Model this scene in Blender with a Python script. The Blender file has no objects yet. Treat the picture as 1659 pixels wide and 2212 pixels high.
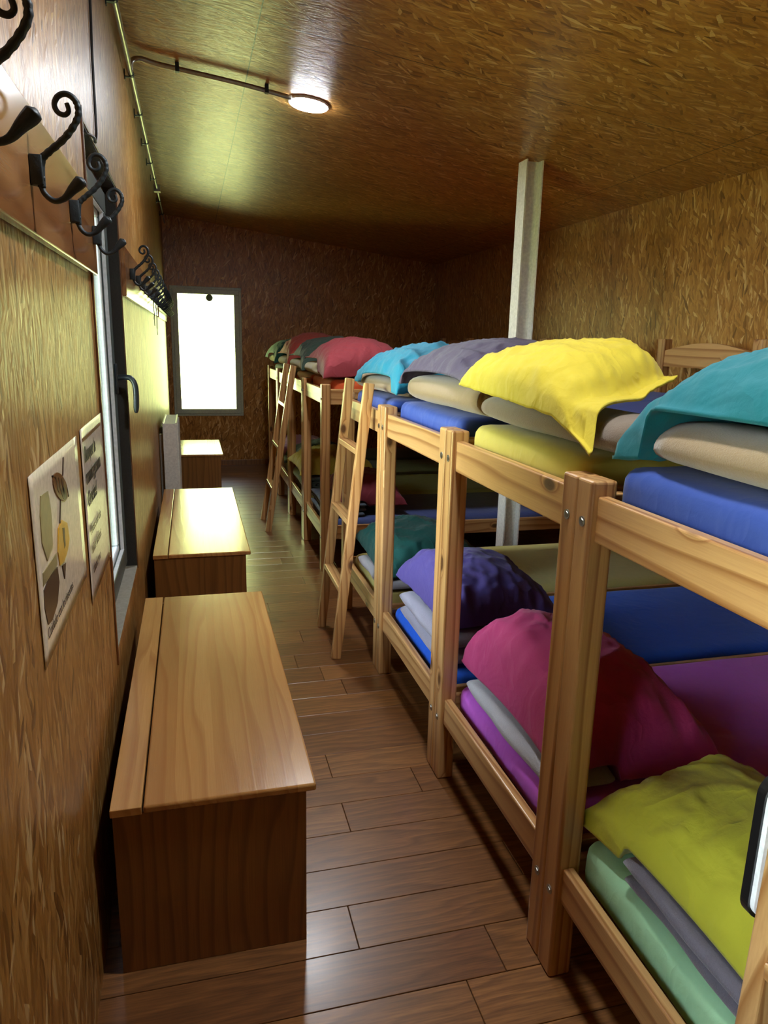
import bpy, bmesh, math, random
from mathutils import Vector, Matrix, noise as mnoise

random.seed(7)
C = bpy.context.scene.collection
PI = math.pi

# ------------------------------------------------------------------ helpers
def mesh_obj(name, bm, mat=None, parent=None, smooth=False, loc=None):
    bmesh.ops.recalc_face_normals(bm, faces=bm.faces[:])
    me = bpy.data.meshes.new(name)
    bm.to_mesh(me); bm.free()
    o = bpy.data.objects.new(name, me)
    C.objects.link(o)
    if mat is not None: me.materials.append(mat)
    if smooth:
        for p in me.polygons: p.use_smooth = True
    if parent is not None: o.parent = parent
    if loc is not None: o.location = loc
    return o

def empty(name, loc=(0, 0, 0)):
    o = bpy.data.objects.new(name, None); C.objects.link(o)
    o.location = loc; o.empty_display_size = .1
    return o

def tag(o, label=None, cat=None, group=None, kind=None):
    if label: o['label'] = label
    if cat: o['category'] = cat
    if group: o['group'] = group
    if kind: o['kind'] = kind
    return o

def struct(o):
    o['kind'] = 'structure'; return o

def copy_tree(o, parent=None):
    c = o.copy(); C.objects.link(c)
    if parent is not None: c.parent = parent
    for ch in list(o.children): copy_tree(ch, c)
    return c

def box(bm, x0, x1, y0, y1, z0, z1, bev=0, seg=2):
    vs = [bm.verts.new(p) for p in ((x0,y0,z0),(x1,y0,z0),(x1,y1,z0),(x0,y1,z0),(x0,y0,z1),(x1,y0,z1),(x1,y1,z1),(x0,y1,z1))]
    fs = [bm.faces.new([vs[i] for i in f]) for f in ((3,2,1,0),(4,5,6,7),(0,1,5,4),(1,2,6,5),(2,3,7,6),(3,0,4,7))]
    if bev > 0:
        es = list({e for f in fs for e in f.edges})
        bmesh.ops.bevel(bm, geom=es, offset=bev, segments=seg, profile=.5, affect='EDGES')
    return vs

def newbox(name, mat, parent, x0, x1, y0, y1, z0, z1, bev=0.003, seg=2):
    bm = bmesh.new(); box(bm, x0, x1, y0, y1, z0, z1, bev, seg)
    return mesh_obj(name, bm, mat, parent)

def catmull(pts, n=6):
    P = [Vector(p) for p in pts]; out = []
    for i in range(len(P) - 1):
        p0 = P[max(i-1, 0)]; p1 = P[i]; p2 = P[i+1]; p3 = P[min(i+2, len(P)-1)]
        for k in range(n):
            t = k / n
            out.append(.5*((2*p1) + (p2-p0)*t + (2*p0-5*p1+4*p2-p3)*t*t + (3*p1-p0-3*p2+p3)*t**3))
    out.append(P[-1]); return out

def tube(bm, pts, r, seg=8, side=None, flat=None):
    """sweep; r float or list; flat: list of (half width along 'side', half thickness)"""
    pts = [Vector(p) for p in pts]; rings = []; n = len(pts); prev = None
    for i, p in enumerate(pts):
        d = (pts[min(i+1, n-1)] - pts[max(i-1, 0)]).normalized()
        if side is not None: a = Vector(side)
        else:
            a = prev if prev is not None else (Vector((0,0,1)) if abs(d.z) < .9 else Vector((1,0,0)))
        a = (a - d*a.dot(d)).normalized(); b = d.cross(a); prev = a
        if flat: ra, rb = flat[i]
        else: ra = rb = (r[i] if isinstance(r, (list, tuple)) else r)
        rings.append([bm.verts.new(p + a*ra*math.cos(2*PI*k/seg) + b*rb*math.sin(2*PI*k/seg)) for k in range(seg)])
    for i in range(n-1):
        for k in range(seg):
            bm.faces.new([rings[i][k], rings[i][(k+1) % seg], rings[i+1][(k+1) % seg], rings[i+1][k]])
    bm.faces.new(rings[0][::-1]); bm.faces.new(rings[-1])

def prism(bm, poly, axis, a0, a1):
    """poly: list of 2D points in the two other axes (cyclic order x->y->z)"""
    def P(u, v, a):
        return {'x': (a,u,v), 'y': (u,a,v), 'z': (u,v,a)}[axis]
    lo = [bm.verts.new(P(u,v,a0)) for u, v in poly]; hi = [bm.verts.new(P(u,v,a1)) for u, v in poly]
    n = len(poly)
    bm.faces.new(lo[::-1]); bm.faces.new(hi)
    for i in range(n): bm.faces.new([lo[i], lo[(i+1)%n], hi[(i+1)%n], hi[i]])

def smoothstep(a, b, x):
    t = min(1, max(0, (x-a)/(b-a))); return t*t*(3-2*t)

# ------------------------------------------------------------------ materials
def new_mat(name):
    m = bpy.data.materials.new(name); m.use_nodes = True
    nt = m.node_tree; nt.nodes.clear()
    out = nt.nodes.new('ShaderNodeOutputMaterial')
    bs = nt.nodes.new('ShaderNodeBsdfPrincipled')
    nt.links.new(bs.outputs[0], out.inputs[0])
    return m, nt, bs, out

class NT:
    def __init__(s, nt): s.nt = nt
    def n(s, t, **kw):
        nd = s.nt.nodes.new(t)
        for k, v in kw.items(): setattr(nd, k, v)
        return nd
    def l(s, a, b): s.nt.links.new(a, b)
    def inp(s, sock, v):
        if hasattr(v, 'is_output') or isinstance(v, bpy.types.NodeSocket): s.l(v, sock)
        else: sock.default_value = (*v, 1) if isinstance(v, tuple) and len(v) == 3 and sock.type == 'RGBA' else v
    def math(s, op, a, b=None, c=None, clamp=False):
        m = s.n('ShaderNodeMath', operation=op, use_clamp=clamp)
        s.inp(m.inputs[0], a)
        if b is not None: s.inp(m.inputs[1], b)
        if c is not None: s.inp(m.inputs[2], c)
        return m.outputs[0]
    def mix(s, f, a, b):
        m = s.n('ShaderNodeMix', data_type='RGBA')
        s.inp(m.inputs[0], f); s.inp(m.inputs[6], a); s.inp(m.inputs[7], b)
        return m.outputs[2]
    def ramp(s, f, stops):
        r = s.n('ShaderNodeValToRGB'); s.inp(r.inputs[0], f)
        el = r.color_ramp.elements
        while len(el) < len(stops): el.new(.5)
        for e, (p, c) in zip(el, stops): e.position = p; e.color = (*c, 1) if len(c) == 3 else c
        return r.outputs[0]
    def sep(s, v):
        x = s.n('ShaderNodeSeparateXYZ'); s.l(v, x.inputs[0]); return x.outputs
    def comb(s, x, y, z=0.0):
        c = s.n('ShaderNodeCombineXYZ')
        s.inp(c.inputs[0], x); s.inp(c.inputs[1], y); s.inp(c.inputs[2], z); return c.outputs[0]
    def noise(s, vec, scale, detail=3, rough=.55, dist=0, dim='3D'):
        n = s.n('ShaderNodeTexNoise', noise_dimensions=dim)
        s.l(vec, n.inputs['Vector']); n.inputs['Scale'].default_value = scale
        n.inputs['Detail'].default_value = detail; n.inputs['Roughness'].default_value = rough
        n.inputs['Distortion'].default_value = dist
        return n.outputs[0]
    def bump(s, h, strength, dist, normal=None):
        b = s.n('ShaderNodeBump'); s.inp(b.inputs['Strength'], strength); b.inputs['Distance'].default_value = dist
        s.l(h, b.inputs['Height'])
        if normal is not None: s.l(normal, b.inputs['Normal'])
        return b.outputs[0]

def hexc(h):
    v = [int(h[i:i+2], 16)/255 for i in (0, 2, 4)]
    return tuple((c/12.92 if c <= .04045 else ((c+.055)/1.055)**2.4) for c in v)

def plain(name, col, rough=.6, metal=0, bumpy=0, bscale=60):
    m, nt, bs, out = new_mat(name); T = NT(nt)
    tc = T.n('ShaderNodeTexCoord')
    nz = T.noise(tc.outputs['Object'], bscale, 3)
    k = T.ramp(nz, [(.3, tuple(c*.86 for c in col)), (.7, tuple(min(1, c*1.08) for c in col))])
    T.l(k, bs.inputs['Base Color'])
    bs.inputs['Roughness'].default_value = rough; bs.inputs['Metallic'].default_value = metal
    if bumpy: T.l(T.bump(nz, bumpy, .004), bs.inputs['Normal'])
    return m

def wood(name, axis, light, mid, dark, rough=.32, ring=34., knots=True, knot_amt=.5, staves=0, stave_axis=None, tone=.22, late_amt=.8, warp_amt=3.4):
    """varnished pine; grain runs along axis"""
    m, nt, bs, out = new_mat(name); T = NT(nt)
    tc = T.n('ShaderNodeTexCoord'); oi = T.n('ShaderNodeObjectInfo')
    x, y, z = T.sep(tc.outputs['Object'])
    a, b, c = {'x': (x, y, z), 'y': (y, x, z), 'z': (z, x, y)}[axis]
    rnd = T.math('MULTIPLY', oi.outputs['Random'], 37.0)
    stv = None
    if staves:
        sc = {'x': x, 'y': y, 'z': z}[stave_axis]
        idx = T.math('FLOOR', T.math('DIVIDE', sc, staves))
        wn = T.n('ShaderNodeTexWhiteNoise', noise_dimensions='1D'); T.l(T.math('ADD', idx, rnd), wn.inputs['W'])
        stv = wn.outputs['Value']
        rnd = T.math('ADD', rnd, T.math('MULTIPLY', stv, 23.0))
    av = T.math('ADD', a, rnd)
    slow = T.comb(T.math('MULTIPLY', av, .55), T.math('MULTIPLY', b, 4.0), T.math('MULTIPLY', c, 4.0))
    warp = T.noise(slow, 1.0, 2, .5)
    # knots
    kv = T.comb(T.math('MULTIPLY', av, 4.2), T.math('ADD', T.math('MULTIPLY', b, 8.0), rnd), T.math('MULTIPLY', c, 8.0))
    vo = T.n('ShaderNodeTexVoronoi', feature='F1', voronoi_dimensions='3D'); T.l(kv, vo.inputs['Vector']); vo.inputs['Scale'].default_value = 1.0
    gate = T.math('GREATER_THAN', T.sep(vo.outputs['Color'])[0], 1-knot_amt)
    kd = vo.outputs['Distance']
    kpull = T.math('MULTIPLY', T.math('MULTIPLY', T.math('SUBTRACT', .26, kd, clamp=True), gate), 1.0 if knots else 0)
    # rings around a far pith
    rr = T.math('ADD', T.math('MULTIPLY', b, ring), T.math('MULTIPLY', c, ring*.55))
    rr = T.math('ADD', rr, T.math('MULTIPLY', warp, warp_amt)); rr = T.math('ADD', rr, T.math('MULTIPLY', kpull, 6.0))
    fr = T.math('FRACT', rr)
    late = T.ramp(fr, [(0, (0,0,0)), (.55, (.2,.2,.2)), (.86, (1,1,1)), (.97, (.5,.5,.5)), (1, (0,0,0))])
    fine = T.noise(T.comb(T.math('MULTIPLY', av, 7), T.math('MULTIPLY', b, 260), T.math('MULTIPLY', c, 260)), 1.0, 2, .6)
    blot = T.noise(T.comb(T.math('MULTIPLY', av, .9), T.math('MULTIPLY', b, 3.5), T.math('MULTIPLY', c, 3.5)), 1.3, 3, .5)
    col = T.mix(blot, light, mid)
    col = T.mix(T.math('MULTIPLY', late, late_amt), col, dark)
    col = T.mix(T.math('MULTIPLY', T.math('SUBTRACT', fine, .35, clamp=True), .55), col, dark)
    if stv is not None:
        col = T.mix(T.math('MULTIPLY', T.math('SUBTRACT', stv, .2, clamp=True), .8), col, dark)
    if knots:
        kn = T.math('MULTIPLY', T.ramp(kd, [(0, (1,1,1)), (.1, (.95,.95,.95)), (.16, (0,0,0))]), gate)
        halo = T.math('MULTIPLY', T.ramp(kd, [(0, (1,1,1)), (.34, (0,0,0))]), gate)
        col = T.mix(T.math('MULTIPLY', halo, .35), col, hexc('8a4a1c'))
        col = T.mix(T.math('MULTIPLY', kn, .88), col, hexc('3a1a0a'))
    tonev = T.math('ADD', 1-tone*.5, T.math('MULTIPLY', oi.outputs['Random'], tone))
    hs = T.n('ShaderNodeHueSaturation'); T.l(tonev, hs.inputs['Value']); T.l(col, hs.inputs['Color'])
    T.l(hs.outputs[0], bs.inputs['Base Color'])
    bs.inputs['Roughness'].default_value = rough
    bs.inputs['Coat Weight'].default_value = .25; bs.inputs['Coat Roughness'].default_value = .18
    T.l(T.bump(T.math('ADD', T.math('MULTIPLY', fine, .6), T.math('MULTIPLY', late, .4)), .12, .002), bs.inputs['Normal'])
    return m

PL, PM, PD = hexc('d6ae76'), hexc('c08e54'), hexc('8c5626')
M = {}
M['pine_x'] = wood('pine_x', 'x', PL, PM, PD)
M['pine_y'] = wood('pine_y', 'y', PL, PM, PD, knot_amt=.35)
M['pine_z'] = wood('pine_z', 'z', PL, PM, PD, knot_amt=.62)
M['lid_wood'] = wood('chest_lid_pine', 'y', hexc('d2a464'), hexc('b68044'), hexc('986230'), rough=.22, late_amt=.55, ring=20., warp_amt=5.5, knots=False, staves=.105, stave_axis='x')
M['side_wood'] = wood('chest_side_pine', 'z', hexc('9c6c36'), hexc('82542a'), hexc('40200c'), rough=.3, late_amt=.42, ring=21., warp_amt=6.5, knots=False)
M['rack_wood'] = wood('rack_board_wood', 'y', hexc('a87c50'), hexc('8c5e36'), hexc('6e4222'), rough=.18, ring=9., knots=True, knot_amt=.25)
M['dark_trim'] = wood('dark_trim_wood', 'z', hexc('7c4c24'), hexc('603416'), hexc('3a1c0a'), rough=.4, knots=False)

def osb(name, plane, grain, seam=None, rough=.34, bright=1.0):
    """oriented strand board; plane 'yz','xz','xy'; strands mostly run along axis grain"""
    m, nt, bs, out = new_mat(name); T = NT(nt)
    tc = T.n('ShaderNodeTexCoord')
    X = dict(zip('xyz', T.sep(tc.outputs['Object'])))
    other = plane.replace(grain, '')
    a, b = X[grain], X[other]
    flat = T.comb(a, b)
    wob = T.noise(flat, 5.0, 2, .5)
    cols = []; hts = []; masks = []
    for i, (ang, s1, s2) in enumerate(((.03, 11, 62), (-.24, 12, 72), (.28, 11, 66), (.8, 17, 74))):
        ca, sa = math.cos(ang), math.sin(ang)
        p = T.math('ADD', T.math('MULTIPLY', a, ca), T.math('MULTIPLY', b, sa))
        q = T.math('SUBTRACT', T.math('MULTIPLY', b, ca), T.math('MULTIPLY', a, sa))
        q = T.math('ADD', q, T.math('MULTIPLY', wob, .05))
        v = T.comb(T.math('ADD', T.math('MULTIPLY', p, s1), i*13.7), T.math('MULTIPLY', q, s2))
        vo = T.n('ShaderNodeTexVoronoi', voronoi_dimensions='2D', feature='F1'); T.l(v, vo.inputs['Vector']); vo.inputs['Scale'].default_value = 1
        r, g, bl = T.sep(vo.outputs['Color'])
        cols.append(r); masks.append(g)
        hts.append(T.math('ADD', T.math('MULTIPLY', r, .7), T.math('MULTIPLY', vo.outputs['Distance'], -.6)))
    val, h = cols[0], hts[0]
    for i, th in ((1, .62), (2, .7), (3, .86)):
        mk = T.math('GREATER_THAN', masks[i], th)
        mm = T.n('ShaderNodeMix', data_type='FLOAT'); T.l(mk, mm.inputs[0]); T.l(val, mm.inputs[2]); T.l(cols[i], mm.inputs[3]); val = mm.outputs[0]
        mm = T.n('ShaderNodeMix', data_type='FLOAT'); T.l(mk, mm.inputs[0]); T.l(h, mm.inputs[2]); T.l(hts[i], mm.inputs[3]); h = mm.outputs[0]
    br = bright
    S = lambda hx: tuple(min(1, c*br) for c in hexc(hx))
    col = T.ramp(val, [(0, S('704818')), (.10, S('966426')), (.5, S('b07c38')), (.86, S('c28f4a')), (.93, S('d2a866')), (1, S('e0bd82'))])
    fib = T.noise(T.comb(T.math('MULTIPLY', a, 30), T.math('MULTIPLY', b, 320)), 1.0, 2, .6, dim='2D')
    col = T.mix(T.math('MULTIPLY', T.math('SUBTRACT', fib, .42, clamp=True), 1.1), col, S('543414'))
    big = T.noise(flat, 1.3, 2, .5)
    col = T.mix(T.math('MULTIPLY', T.math('SUBTRACT', big, .4, clamp=True), .7), col, S('8c5c24'))
    hh = T.math('ADD', h, T.math('MULTIPLY', fib, .25))
    if seam:
        w, hgt, off, ox, oy = seam
        br_ = T.n('ShaderNodeTexBrick', offset=off)
        sx = T.math('ADD', X[plane[0]], ox); sy = T.math('ADD', X[plane[1]], oy)
        T.l(T.comb(sx, sy), br_.inputs['Vector'])
        br_.inputs['Scale'].default_value = 1; br_.inputs['Mortar Size'].default_value = .0028
        br_.inputs['Mortar Smooth'].default_value = .0
        br_.inputs['Brick Width'].default_value = w; br_.inputs['Row Height'].default_value = hgt
        col = T.mix(br_.outputs['Fac'], col, hexc('1c0f05'))
        hh = T.math('SUBTRACT', hh, T.math('MULTIPLY', br_.outputs['Fac'], 2.0))
    T.l(col, bs.inputs['Base Color'])
    bs.inputs['Roughness'].default_value = rough
    bs.inputs['Coat Weight'].default_value = .2; bs.inputs['Coat Roughness'].default_value = .28
    T.l(T.bump(hh, .42, .005), bs.inputs['Normal'])
    T.l(T.bump(hh, .34, .005), bs.inputs['Coat Normal'])
    return m

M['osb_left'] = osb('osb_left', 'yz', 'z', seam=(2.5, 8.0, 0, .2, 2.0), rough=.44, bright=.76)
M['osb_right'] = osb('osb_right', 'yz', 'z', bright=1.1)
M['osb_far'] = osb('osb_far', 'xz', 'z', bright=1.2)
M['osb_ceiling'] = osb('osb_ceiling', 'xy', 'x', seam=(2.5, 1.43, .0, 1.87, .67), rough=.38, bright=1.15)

def fabric(name, col, wr=.35, scale=9., fine=.25, fleece=False, spots=None):
    m, nt, bs, out = new_mat(name); T = NT(nt)
    tc = T.n('ShaderNodeTexCoord'); v = tc.outputs['Object']
    if fleece:
        n1 = T.noise(v, 260, 3, .7); n2 = T.noise(v, 40, 3, .6)
        c = T.mix(n1, tuple(k*.72 for k in col), tuple(min(1, k*1.15) for k in col))
        c = T.mix(T.math('MULTIPLY', n2, .3), c, tuple(k*.8 for k in col))
        T.l(c, bs.inputs['Base Color'])
        T.l(T.bump(T.math('ADD', n1, T.math('MULTIPLY', n2, .5)), .5, .004), bs.inputs['Normal'])
        bs.inputs['Sheen Weight'].default_value = .35; bs.inputs['Sheen Roughness'].default_value = .5
        bs.inputs['Roughness'].default_value = .95
    else:
        n1 = T.noise(v, scale*.7, 2, .5, .8); n2 = T.noise(v, scale*3.1, 3, .6, .6); n3 = T.noise(v, 700, 1, .5)
        c = T.mix(n2, tuple(k*.93 for k in col), tuple(min(1, k*1.05) for k in col))
        T.l(c, bs.inputs['Base Color'])
        rid = T.math('SUBTRACT', 1.0, T.math('MULTIPLY', T.math('ABSOLUTE', T.math('SUBTRACT', n1, .5)), 7.0), clamp=True)
        hh = T.math('ADD', T.math('MULTIPLY', rid, .5), T.math('ADD', n1, T.math('MULTIPLY', n2, .35)))
        hh = T.math('ADD', hh, T.math('MULTIPLY', n3, .03))
        T.l(T.bump(hh, wr, .012), bs.inputs['Normal'])
        bs.inputs['Roughness'].default_value = .78
        bs.inputs['Sheen Weight'].default_value = .12; bs.inputs['Specular IOR Level'].default_value = .3
    return m

F = {k: fabric('cloth_'+k, tuple(.85*q for q in hexc(h)), wr=w*1.4) for k, h, w in (
    ('teal', '157a86', .3), ('yellow', 'e2cc3c', .3), ('violet_grey', '554a62', .35), ('turquoise', '1f8fae', .4),
    ('red', 'a03c44', .35), ('dark_green', '3c5246', .4), ('coral', 'c4574a', .4), ('bottle_green', '2b6a58', .4),
    ('lime', 'd2d03a', .3), ('magenta', 'ba3270', .3), ('indigo', '564890', .3), ('forest', '175a52', .4),
    ('maroon', '7c2836', .4), ('mustard', 'c6b040', .4), ('slate', '55606e', .35), ('pink', 'd08ac0', .3),
    ('m_blue', '3350a4', .16), ('m_yellow', 'd8c85c', .16), ('m_orange', 'e0602c', .25), ('m_grey', '7c8a9c', .2),
    ('m_mint', 'bcf6c0', .3), ('m_orchid', 'cc5ed8', .2), ('m_bright', '1560dc', .14), ('m_lemon', 'd2c878', .14),
    ('m_navy', '4a5890', .2), ('m_olive', '94924a', .2))}
B = {k: fabric('fleece_'+k, tuple(.72*q for q in hexc(h)), fleece=True) for k, h in (
    ('beige', 'b2966e'), ('taupe', '9a8672'), ('pale', 'cfc69a'), ('grey', '86808c'), ('light_grey', 'b6b2c2'), ('white', 'd0cfd4'), ('green', '48574a'), ('band', '6e625e'))}

M['iron'] = plain('black_iron', hexc('2a3336'), .5, .3, .25, 120)
M['galv'] = plain('galvanised_steel', hexc('a8a698'), .35, .9)
M['bolt'] = plain('zinc_bolt', hexc('b4b6b0'), .3, 1.0)
M['white_steel'] = plain('white_painted_steel', hexc('efeee4'), .4, 0)
M['pvc'] = plain('white_window_frame', hexc('dfe6ea'), .3, 0)
M['pvc_shade'] = plain('shaded_sash', hexc('4c5854'), .35, 0)  # sash room face is backlit; its shade is put into this dark colour
M['pvc_haze'] = plain('hazy_green_frame', hexc('c2d2c6'), .35, 0)  # pale green haze around the far window, put into the frame colour
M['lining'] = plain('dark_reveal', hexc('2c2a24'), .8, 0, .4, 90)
M['pvc_dark'] = plain('dark_window_handle', hexc('2c3438'), .35, .3)
M['paper'] = plain('laminated_paper', hexc('e4d6bc'), .18, 0)
M['paper2'] = plain('laminated_notice_paper', hexc('d2c6b6'), .18, 0)
M['ink'] = plain('black_ink', hexc('23211f'), .4)
M['ink_brown'] = plain('brown_print', hexc('6c4526'), .3)
M['ink_dark'] = plain('dark_brown_print', hexc('463327'), .3)
M['ink_yellow'] = plain('yellow_print', hexc('cf9c2c'), .3)
M['ink_olive'] = plain('olive_print', hexc('94865c'), .3)
M['radiator'] = plain('radiator_enamel', hexc('d4d0c4'), .35, 0)
M['cable'] = plain('black_cable', hexc('1a1a1a'), .5)
M['black_plastic'] = plain('black_plastic', hexc('121416'), .3)
M['white_plastic'] = plain('white_plastic', hexc('f2f2f4'), .3)
M['stone_sill'] = plain('dusty_sill', hexc('8d887c'), .7, 0, .3, 50)
M['knob'] = plain('green_grey_plastic', hexc('8f9f82'), .5)

def emis(name, col, s):
    m, nt, bs, out = new_mat(name); nt.nodes.remove(bs)
    e = nt.nodes.new('ShaderNodeEmission'); e.inputs[0].default_value = (*col, 1); e.inputs[1].default_value = s
    nt.links.new(e.outputs[0], out.inputs[0]); return m
M['lamp'] = emis('lamp_glow', (.92, .96, 1.0), 19.0)

def glass():
    m, nt, bs, out = new_mat('window_glass'); nt.nodes.remove(bs); T = NT(nt)
    tr = T.n('ShaderNodeBsdfTransparent'); tr.inputs[0].default_value = (.95, .98, .95, 1)
    gl = T.n('ShaderNodeBsdfGlossy'); gl.inputs['Roughness'].default_value = .02
    fr = T.n('ShaderNodeFresnel'); fr.inputs[0].default_value = 1.45
    mx = T.n('ShaderNodeMixShader'); T.l(fr.outputs[0], mx.inputs[0]); T.l(tr.outputs[0], mx.inputs[1]); T.l(gl.outputs[0], mx.inputs[2])
    T.l(mx.outputs[0], out.inputs[0]); return m
M['glass'] = glass()

def ground_mat():
    m, nt, bs, out = new_mat('sunlit_grass'); T = NT(nt)
    tc = T.n('ShaderNodeTexCoord'); v = tc.outputs['Object']
    n1 = T.noise(v, .9, 5, .65); n2 = T.noise(v, 14, 3, .6)
    c = T.ramp(n1, [(.3, hexc('8c9658')), (.5, hexc('a4aa68')), (.7, hexc('bcbc88'))])
    c = T.mix(T.math('MULTIPLY', n2, .35), c, hexc('84904a'))
    rk = T.n('ShaderNodeTexVoronoi', feature='F1'); T.l(v, rk.inputs['Vector']); rk.inputs['Scale'].default_value = 1.1
    spot = T.math('LESS_THAN', T.math('ADD', rk.outputs['Distance'], T.math('MULTIPLY', n1, .35)), .27)
    c = T.mix(T.math('MULTIPLY', spot, .9), c, hexc('4c4c40'))
    T.l(c, bs.inputs['Base Color']); bs.inputs['Roughness'].default_value = .95
    return m
M['ground'] = ground_mat()

def floor_mat():
    m, nt, bs, out = new_mat('floor_planks'); T = NT(nt)
    tc = T.n('ShaderNodeTexCoord'); x, y, z = T.sep(tc.outputs['Object'])
    at = T.n('ShaderNodeAttribute', attribute_name='plank'); r = at.outputs['Fac']
    a = T.math('ADD', x, T.math('MULTIPLY', r, 41.0)); b = T.math('ADD', y, T.math('MULTIPLY', r, 7.0))
    warp = T.noise(T.comb(T.math('MULTIPLY', a, 1.6), T.math('MULTIPLY', b, 7)), 1.0, 2, .5)
    rr = T.math('FRACT', T.math('ADD', T.math('MULTIPLY', b, 26), T.math('MULTIPLY', warp, 6)))
    fine = T.noise(T.comb(T.math('MULTIPLY', a, 9), T.math('MULTIPLY', b, 180)), 1.0, 3, .6)
    c = T.mix(r, hexc('a4703e'), hexc('80522c'))
    c = T.mix(T.math('MULTIPLY', T.ramp(rr, [(0, (0,0,0)), (.8, (1,1,1)), (1, (0,0,0))]), .5), c, hexc('4c2f1a'))
    c = T.mix(T.math('MULTIPLY', T.math('SUBTRACT', fine, .35, clamp=True), 1.5), c, hexc('3a2212'))
    T.l(c, bs.inputs['Base Color']); bs.inputs['Roughness'].default_value = .33
    bs.inputs['Coat Weight'].default_value = .2; bs.inputs['Coat Roughness'].default_value = .2
    T.l(T.bump(fine, .08, .002), bs.inputs['Normal'])
    return m
M['floor'] = floor_mat()

# ------------------------------------------------------------------ room shell
YN, YF, RX = -1.7, 9.685, 3.53
ZL, SL = 3.094, .1178
def cz(x): return ZL - SL*x

# floor: individual boards laid across the room in one mesh
bm = bmesh.new(); lay = bm.faces.layers.float.new('plank')
rowh = .1625; y = 1.457 - rowh*19; k = -19
rng = random.Random(3)
joint = {0: 1.05, 1: .678, 2: 1.253, 3: .56, 4: .758, 5: 1.07, 6: .755, 7: 1.3, 8: .5, 9: 1.2, 10: .95, 11: .87, 12: .76}
while y < YF:
    y1 = min(y + rowh, YF + .02)
    j = joint.get(k, rng.uniform(.2, 1.4))
    xs = [-.02, j - 1.22, j, j + 1.22, j + 2.44, RX + .02] if j > 1.22 else [-.02, j, j + 1.22, j + 2.44, RX + .02]
    xs = sorted(v for v in xs if -.021 <= v <= RX + .021)
    for i in range(len(xs) - 1):
        n0 = len(bm.faces)
        if xs[i+1] - xs[i] < .02: continue
        g = .0011
        box(bm, xs[i]+g, xs[i+1]-g, y+g, y1-g, -.02, 0, .0012, 1)
        r = rng.random()
        bm.faces.ensure_lookup_table()
        for f in bm.faces[n0:]: f[lay] = r
    y = y1; k += 1
box(bm, -.05, RX+.05, YN, YF+.05, -.06, -.008)
floor = struct(mesh_obj('floor', bm, M['floor']))

# left wall with window opening
WY0, WY1, WZ0, WZ1 = 2.45, 3.46, .58, 2.262
VY0, VY1 = -.25, .55      # unseen window added in the same wall to light the near bunks
bm = bmesh.new(); zt = ZL + .05
for a0, a1, b0, b1 in ((YN, VY0, 0, zt), (VY1, WY0, 0, zt), (WY1, YF, 0, zt), (WY0, WY1, 0, WZ0), (WY0, WY1, WZ1, zt), (VY0, VY1, 0, WZ0), (VY0, VY1, WZ1, zt)):
    box(bm, -.16, 0, a0, a1, b0, b1)
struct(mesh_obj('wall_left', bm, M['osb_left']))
bm = bmesh.new(); box(bm, RX, RX+.16, YN, YF, 0, cz(RX)+.05); struct(mesh_obj('wall_right', bm, M['osb_right']))
# far wall with window
FX0, FX1, FZ0, FZ1 = .055, .93, .655, 2.27
bm = bmesh.new()
for a0, a1, b0, b1 in ((-.16, FX0, 0, zt), (FX1, RX+.16, 0, zt), (FX0, FX1, 0, FZ0), (FX0, FX1, FZ1, zt)):
    box(bm, a0, a1, YF, YF+.16, b0, b1)
struct(mesh_obj('wall_far', bm, M['osb_far']))
bm = bmesh.new(); box(bm, -.16, RX+.16, YN-.16, YN, 0, zt); struct(mesh_obj('wall_near', bm, M['osb_far']))
bm = bmesh.new()
prism(bm, [(-.16, ZL+SL*.16), (RX+.16, cz(RX+.16)), (RX+.16, cz(RX+.16)+.25), (-.16, ZL+.3)], 'y', YN-.16, YF+.16)
struct(mesh_obj('ceiling', bm, M['osb_ceiling']))
# skirting on far wall
struct(newbox('baseboard_far', M['side_wood'], None, .02, 3.2, YF-.018, YF, 0, .07))

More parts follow.
